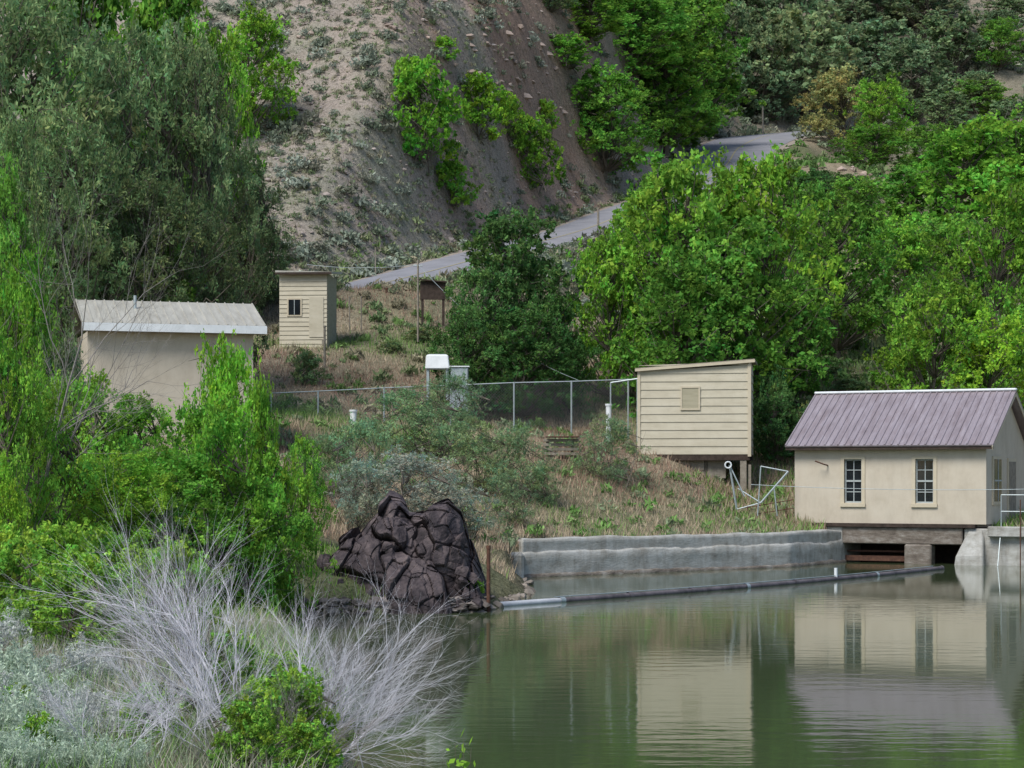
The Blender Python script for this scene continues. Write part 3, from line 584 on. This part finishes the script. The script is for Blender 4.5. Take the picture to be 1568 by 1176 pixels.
V=[(5.6,-.55,-1),(6.75,-.55,-1),(6.75,.02,-1),(5.6,.02,-1),(5.75,-.45,.30),(6.7,-.42,.32),(6.6,.02,1.2),(6.1,.02,1.2)]
boxes('sloped_buttress',[V],'conc',PH,.05)
boxes('abutment_cap',[((6.8,-.25,.95),(13,.02,1.3))],'conc',PH,.03)
rl=[]
for xx in (7.2,8.4,9.6,10.8): rl.append(((xx,0,1.2),(xx,0,2.35)))
rl+= [((7.2,0,2.35),(12,0,2.35)),((7.2,0,1.8),(12,0,1.8)),((7.2,-.02,1.25),(7.25,-.7,0))]
multipipe('handrail',rl,.018,'steel',PH)
multipipe('hanging_cable',[((7.9,-.28,-.3),(7.9,-.28,2.2))],.02,'rust',PH)
# ------------------------------------------------------------ lap-sided shed
def lap(nm,x0,x1,yf,z0,z1f,h,m,par,axis='x'):
    lst=[];k=0
    while True:
        zz=z0+k*h; top=max(z1f(x0),z1f(x1))
        if zz>=top-.02: break
        t0=min(zz+h,z1f(x0)); t1=min(zz+h,z1f(x1)); jit=.006*math.sin(k*2.3)
        if axis=='x':
            V=[(x0,yf-.035,zz+jit),(x1,yf-.035,zz-jit),(x1,yf+.02,zz-jit),(x0,yf+.02,zz+jit),(x0,yf-.008,max(t0,zz+.01)),(x1,yf-.008,max(t1,zz+.01)),(x1,yf+.02,max(t1,zz+.01)),(x0,yf+.02,max(t0,zz+.01))]
        else:
            V=[(yf+.035,x0,zz),(yf+.035,x1,zz),(yf-.02,x1,zz),(yf-.02,x0,zz),(yf+.008,x0,t0),(yf+.008,x1,t1),(yf-.02,x1,t1),(yf-.02,x0,t0)]
        lst.append(V);k+=1
    boxes(nm,lst,m,par)
SH=empty('lap_sided_shed',(4.72,76.2,0),math.radians(-9))
Ls=4.1;Ds=2.6
zf=lambda x:6.88+.075*x
lap('front_siding',0,Ls,0,3.78,zf,.30,'siding',SH)
lap('side_siding',0,Ds,Ls,3.78,lambda x:7.17,.30,'siding',SH,'y')
boxes('back_and_left_wall',[((.01,.02,3.75),(.06,Ds,6.9)),((.01,Ds-.05,3.75),(Ls,Ds,6.95))],'siding',SH)
boxes('corner_boards',[((-.05,-.06,3.75),(.06,.0,6.86)),((Ls-.07,-.065,3.7),(Ls+.05,-.001,7.14)),((Ls+.03,-.001,3.7),(Ls+.065,.1,7.14))],'trim',SH)
V=[(-.12,-.15,6.9),(Ls+.18,-.15,7.21),(Ls+.18,Ds+.1,7.21),(-.12,Ds+.1,6.9)]; V=V+[(a,b_,c_+.09) for a,b_,c_ in V]; boxes('flat_pitched_roof',[V],'greywood',SH)
V=[(-.13,-.17,6.86),(Ls+.2,-.17,7.17),(Ls+.2,-.14,7.17),(-.13,-.14,6.86)]; V=V+[(a,b_,c_+.1) for a,b_,c_ in V]; boxes('roof_fascia',[V],'trim',SH)
boxes('hatch_frame',[((1.55,-.075,5.42),(1.61,-.03,6.3)),((2.22,-.075,5.42),(2.28,-.03,6.3)),((1.61,-.075,6.24),(2.22,-.03,6.3)),((1.61,-.075,5.42),(2.22,-.03,5.48))],'trim',SH)
boxes('hatch_panel',[((1.61,-.055,5.48),(2.22,-.03,6.24))],'siding2',SH)
boxes('floor_frame',[((0,-.02,3.56),(Ls,.1,3.76)),((Ls-.1,.1,3.56),(Ls,Ds,3.76)),((0,.3,3.6),(Ls,Ds,3.72))],'darkwood',SH)
boxes('skirt_boards',[((.5,.25,3.2),(2.4,.3,3.56)),((2.0,.3,2.9),(3.2,.36,3.56))],'greywood',SH)
boxes('support_posts',[((Ls-.35,.0,1.8),(Ls-.12,.2,3.56)),((Ls-.3,Ds-.3,2.2),(Ls-.1,Ds-.1,3.56)),((2.4,.3,2.4),(2.55,.45,3.56)),((Ls-.05,.05,1.8),(Ls+.05,.15,3.4))],'greywood',SH)
H=empty('headgate_hoist_frame')
def hp(px,py,d): return np.array(W(px,py,d))
lst=[(hp(1117,712,71.5),hp(1128,780,71.5)),(hp(1117,712,71.5),hp(1140,760,71.3)),(hp(1128,780,71.5),hp(1165,770,71.2)),(hp(1165,770,71.2),hp(1207,722,71)),(hp(1207,722,71),hp(1165,714,71.2)),(hp(1165,770,71.2),hp(1130,748,71.5)),(hp(1128,780,71.5),hp(1128,800,71.5)),(hp(1185,745,71.1),hp(1190,790,71.1)),(hp(1165,714,71.2),hp(1160,790,71.2))]
multipipe('frame_pipes',lst,.024,'steel',H); multipipe('hoist_arm',[lst[0],lst[3]],.038,'steel',H)
c0=hp(1115,712,71.4); pipe('hoist_wheel',[c0+np.array([math.cos(a)*.11,0,math.sin(a)*.11]) for a in np.linspace(0,6.283,13)],.028,'white',H)
multipipe('platform_rails',[(hp(1140,778,71.5),hp(1215,765,71)),(hp(1140,790,71.5),hp(1215,778,71))]+[(hp(u,775,71.3),hp(u,800,71.3)) for u in (1145,1160,1175,1190,1205)],.018,'rust',H)
# ------------------------------------------------------------ pale roofed building on the left
LB=empty('pale_roofed_building',(-13.35,63.6,.26),math.radians(17))
Lb=5.75
boxes('walls',[((.2,.3,3.0),(Lb-.35,.45,7.25)),((Lb-.5,.45,3.0),(Lb-.35,4.2,7.25)),((.2,.45,3.0),(.35,4.2,7.25)),((.2,4.2,3),(Lb-.35,4.35,7.25))],'stucco',LB)
slab('roof_front',0,Lb,-.1,7.45,2.4,8.35,.05,'roofw',LB); slab('roof_back',0,Lb,2.4,8.35,4.8,7.45,.05,'roofw',LB)
ribs('roof_ribs',0,Lb,-.1,7.5,2.4,8.4,.3,.025,.03,'roofw',LB)
boxes('fascia',[((0,-.14,7.24),(Lb+.02,-.1,7.49))],'white',LB); boxes('soffit',[((0,-.1,7.24),(Lb,.3,7.28))],'greywood',LB)
pipe('roof_vent',[(1.8,1.5,7.9),(1.8,1.5,8.5)],.05,'steel',LB)
x_=W(428,0,92)[0]; TS=empty('tall_sided_shed',(x_,92,0),math.radians(-4))
lap('front_siding',0,2.15,0,8.1,lambda x:12.08,.20,'siding',TS); 
boxes('side_wall',[((2.13,.02,8.0),(2.17,2.6,12.05)),((0,.02,8.0),(.04,2.6,12)),((0,2.6,8.0),(2.17,2.64,12))],'siding2',TS)  # side and back walls in a darker tone than the front siding
boxes('window_trim',[((.35,-.06,10.15),(1.02,-.036,10.95))],'trim',TS); boxes('window_glass',[((.42,-.07,10.21),(.95,-.061,10.89))],'glass',TS); boxes('window_bar',[((.67,-.08,10.21),(.70,-.071,10.89))],'sash',TS)
boxes('door_panel',[((1.35,-.055,9.2),(2.0,-.037,11.0))],'siding',TS); boxes('side_boards',[((1.95,-.2,8.0),(2.03,-.1,9.1))],'greywood',TS)
V=[(-.15,-.25,12.1),(2.4,-.25,12.02),(2.4,2.8,12.3),(-.15,2.8,12.35)]; V=V+[(a,b_,c_+.09) for a,b_,c_ in V]; boxes('roof',[V],'roofw',TS)
boxes('roof_edge',[((-.15,-.28,12.0),(2.4,-.255,12.1))],'darkwood',TS)
# ------------------------------------------------------------ chain-link fence
FE=empty('chain_link_fence')
fp=[(415,602,76.5),(487,599,77),(588,594,77.6),(690,590,78),(787,586,78.2),(875,584,78.4),(962,581,78.6)]
posts=[];P0=[]
for u,v,d in fp:
    t=np.array(W(u,v,d)); g0=gz(t[0],t[1]); b_=t.copy(); b_[2]=min(g0,t[2]-1.7)-.1; posts.append((b_,t+np.array([0,0,.03]))); P0.append((b_,t))
multipipe('posts',posts,.035,'steel',FE)
multipipe('top_rail',[(a[1],b_[1]) for a,b_ in zip(P0[:-1],P0[1:])],.022,'steel',FE)
ws=[]
for (b0,t0),(b1,t1) in zip(P0[:-1],P0[1:]):
    Lx=np.linalg.norm((t1-t0)[:2]); Hh=1.75; nx=int(Lx/.11); dz=np.array([0,0,1])
    for s in (1,-1):
        k=-int(Hh/.11)
        while k<nx:
            xa=k*.11; za=0; xb=xa+Hh; zb_=Hh
            if xa<0: za=-xa; xa=0
            if xb>Lx: zb_-=xb-Lx; xb=Lx
            if zb_>za:
                fa,fb=xa/Lx,xb/Lx
                pa=t0+(t1-t0)*fa-dz*(Hh-za if s==1 else za); pb=t0+(t1-t0)*fb-dz*(Hh-zb_ if s==1 else zb_)
                ws.append((pa,pb))
            k+=1
multipipe('mesh_wire',ws,.0028,'wire',FE,3)
GT=[np.array(W(935,586,77.5)),np.array(W(976,580,77.3))]
multipipe('gate_frame',[(GT[1]-[0,0,2.4],GT[1]),(GT[0]-[0,0,1.9],GT[0]),(GT[0],GT[1])],.03,'steel',FE)
def marker(px,py0,py1,d,r,m,name):
    if d is None: d=stand(px,py1,66)
    a=np.array(W(px,py1,d)); t=np.array(W(px,py0,d)); g0=gz(a[0],a[1]); a[2]=min(a[2],g0)-.1 if a[2]-g0<1.5 else a[2]
    e=empty(name); pipe('shaft',[a,t],r,m,e,10); pipe('cap',[t-[0,0,.03],t+[0,0,.04]],r*1.25,m,e,10)
marker(541,629,660,None,.12,'white','white_vent_pipe'); marker(932,620,648,77.0,.11,'white','white_vent_pipe')
marker(748,838,935,45.0,.045,'rust','rusty_boom_post'); marker(592,442,470,102,.06,'rust','dark_post')
for u in (535,553): marker(u,455,485,97,.035,'greywood','fence_post')
marker(575,380,425,116,.04,'greywood','road_marker_post'); marker(1168,164,188,240,.1,'greywood','road_marker_post'); marker(916,320,370,146,.08,'greywood','road_marker_post')
marker(497,500,545,88,.05,'greywood','fence_post')
x,y,z=W(651,565,79.5); TK=empty('white_tank',(x,y,z))
V=[(0,0,0),(.95,0,0),(.95,.8,0),(0,.8,0),(.02,.1,.55),(.9,.1,.55),(.8,.7,.62),(.1,.7,.62)]; boxes('tank_body',[V],'white',TK,.04); boxes('tank_legs',[((.05,.1,-1.2),(.15,.7,0)),((.8,.1,-1.2),(.9,.7,0))],'steel',TK)
x,y,z=W(690,598,79.3); CB=empty('utility_cabinet',(x,y,z)); boxes('cabinet_body',[((0,0,-.8),(.68,.5,.9))],'steel',CB,.02); boxes('cabinet_roof',[((-.05,-.06,.9),(.74,.56,.95))],'white',CB,.02); boxes('cabinet_door',[((.33,-.02,-.7),(.64,-.002,.85))],'steel',CB)
x,y,z=W(832,700,72.5); PA=empty('stacked_timbers',(x,y,gz(x,y)))
boxes('timbers',[((0,0,.05+.16*k),(1.25,.12,.15+.16*k)) for k in range(4)]+[((.1,.12,.0),(.2,.9,.6)),((1.0,.12,0),(1.1,.9,.6))],'greywood',PA,.01)
boxes('plank',[((.1,-.25,.68),(1.35,.5,.72))],'rust',PA)
x,y,z=W(645,470,98.5); z=max(z,gz(x,y)+.35); NB=empty('notice_board',(x,y,z))
boxes('posts',[((0,0,-.9),(.12,.1,.5)),((1.0,0,-.9),(1.12,.1,.5))],'darkwood',NB); boxes('board',[((-.05,-.03,.35),(1.17,.0,1.25))],'darkwood',NB,.01)
V=[(-.12,-.2,1.28),(1.24,-.2,1.16),(1.24,.2,1.18),(-.12,.2,1.30)]; V=V+[(a,b_,c_+.06) for a,b_,c_ in V]; boxes('roof',[V],'darkwood',NB)
p0=np.array(W(640,405,90)); e=empty('utility_pole'); pipe('pole',[p0-[0,0,3.4],p0+[0,0,.2]],.045,'greywood',e); multipipe('crossarm',[(p0-[.2,0,.05],p0+[.2,0,-.05])],.03,'steel',e)
def sag(a,b_,s,n=14): a=np.array(a);b_=np.array(b_); return [a+(b_-a)*t-np.array([0,0,4*s*t*(1-t)]) for t in np.linspace(0,1,n)]
pipe('overhead_wire',sag(p0,W(885,582,78.4),.6),.010,'steel'); pipe('overhead_wire',sag(p0,W(470,405,92),.15),.010,'steel')
pipe('guard_cable',sag(W(1150,742,70),W(1620,748,66),.1),.010,'steel')
# ------------------------------------------------------------ floating boom
B=empty('floating_boom'); a=np.array([-.58,46.6,.03]); b_=np.array([13.7,65.4,.03]); n=9
mid=lambda t: a+(b_-a)*t+np.array([.5,-.35,0])*math.sin(math.pi*t)
for k in range(n):
    t0=k/n+.002;t1=(k+1)/n-.002; pipe('section',[mid(t0+(t1-t0)*j/5) for j in range(6)],.075,'boomwhite' if k==0 else 'pipe',B,12)
    pipe('coupling',[mid(t1-.002),mid(t1+.005)],.092,'steel' if k%3==0 else 'pipe',B,12)
q=mid(.66); pipe('float_marker',[q,q+[0,0,.32]],.05,'white',B)
pipe('top_cable',[mid(t)+np.array([0,0,.10]) for t in np.linspace(.1,.97,30)],.012,'steel',B)
# ------------------------------------------------------------ light, sky, camera
w=bpy.data.worlds.new("World"); S.world=w; w.use_nodes=True; nt=w.node_tree
sk=nt.nodes.new('ShaderNodeTexSky'); sk.sky_type='NISHITA'; sk.sun_disc=False
dirv=Vector((.42,.55,-.85)).normalized(); el=math.asin(-dirv.z); az=math.atan2(-dirv.x,-dirv.y)
sk.sun_elevation=el; sk.sun_rotation=az
nt.links.new(sk.outputs[0],nt.nodes['Background'].inputs[0]); nt.nodes['Background'].inputs[1].default_value=.15
sl=bpy.data.lights.new('sun','SUN'); sl.energy=3.8; sl.angle=math.radians(25); sl.color=(1,.965,.91)
so=bpy.data.objects.new('sun',sl); so.rotation_euler=dirv.to_track_quat('-Z','Y').to_euler(); COL.objects.link(so)
cd=bpy.data.cameras.new('camera'); cd.sensor_width=36; cd.lens=72; cd.shift_y=140/1568; cd.clip_end=2000
co=bpy.data.objects.new('camera',cd); co.location=(0,0,3); co.rotation_euler=(math.radians(90),0,0); COL.objects.link(co); S.camera=co
S.view_settings.view_transform='Standard'; S.view_settings.look='None'; S.view_settings.exposure=0
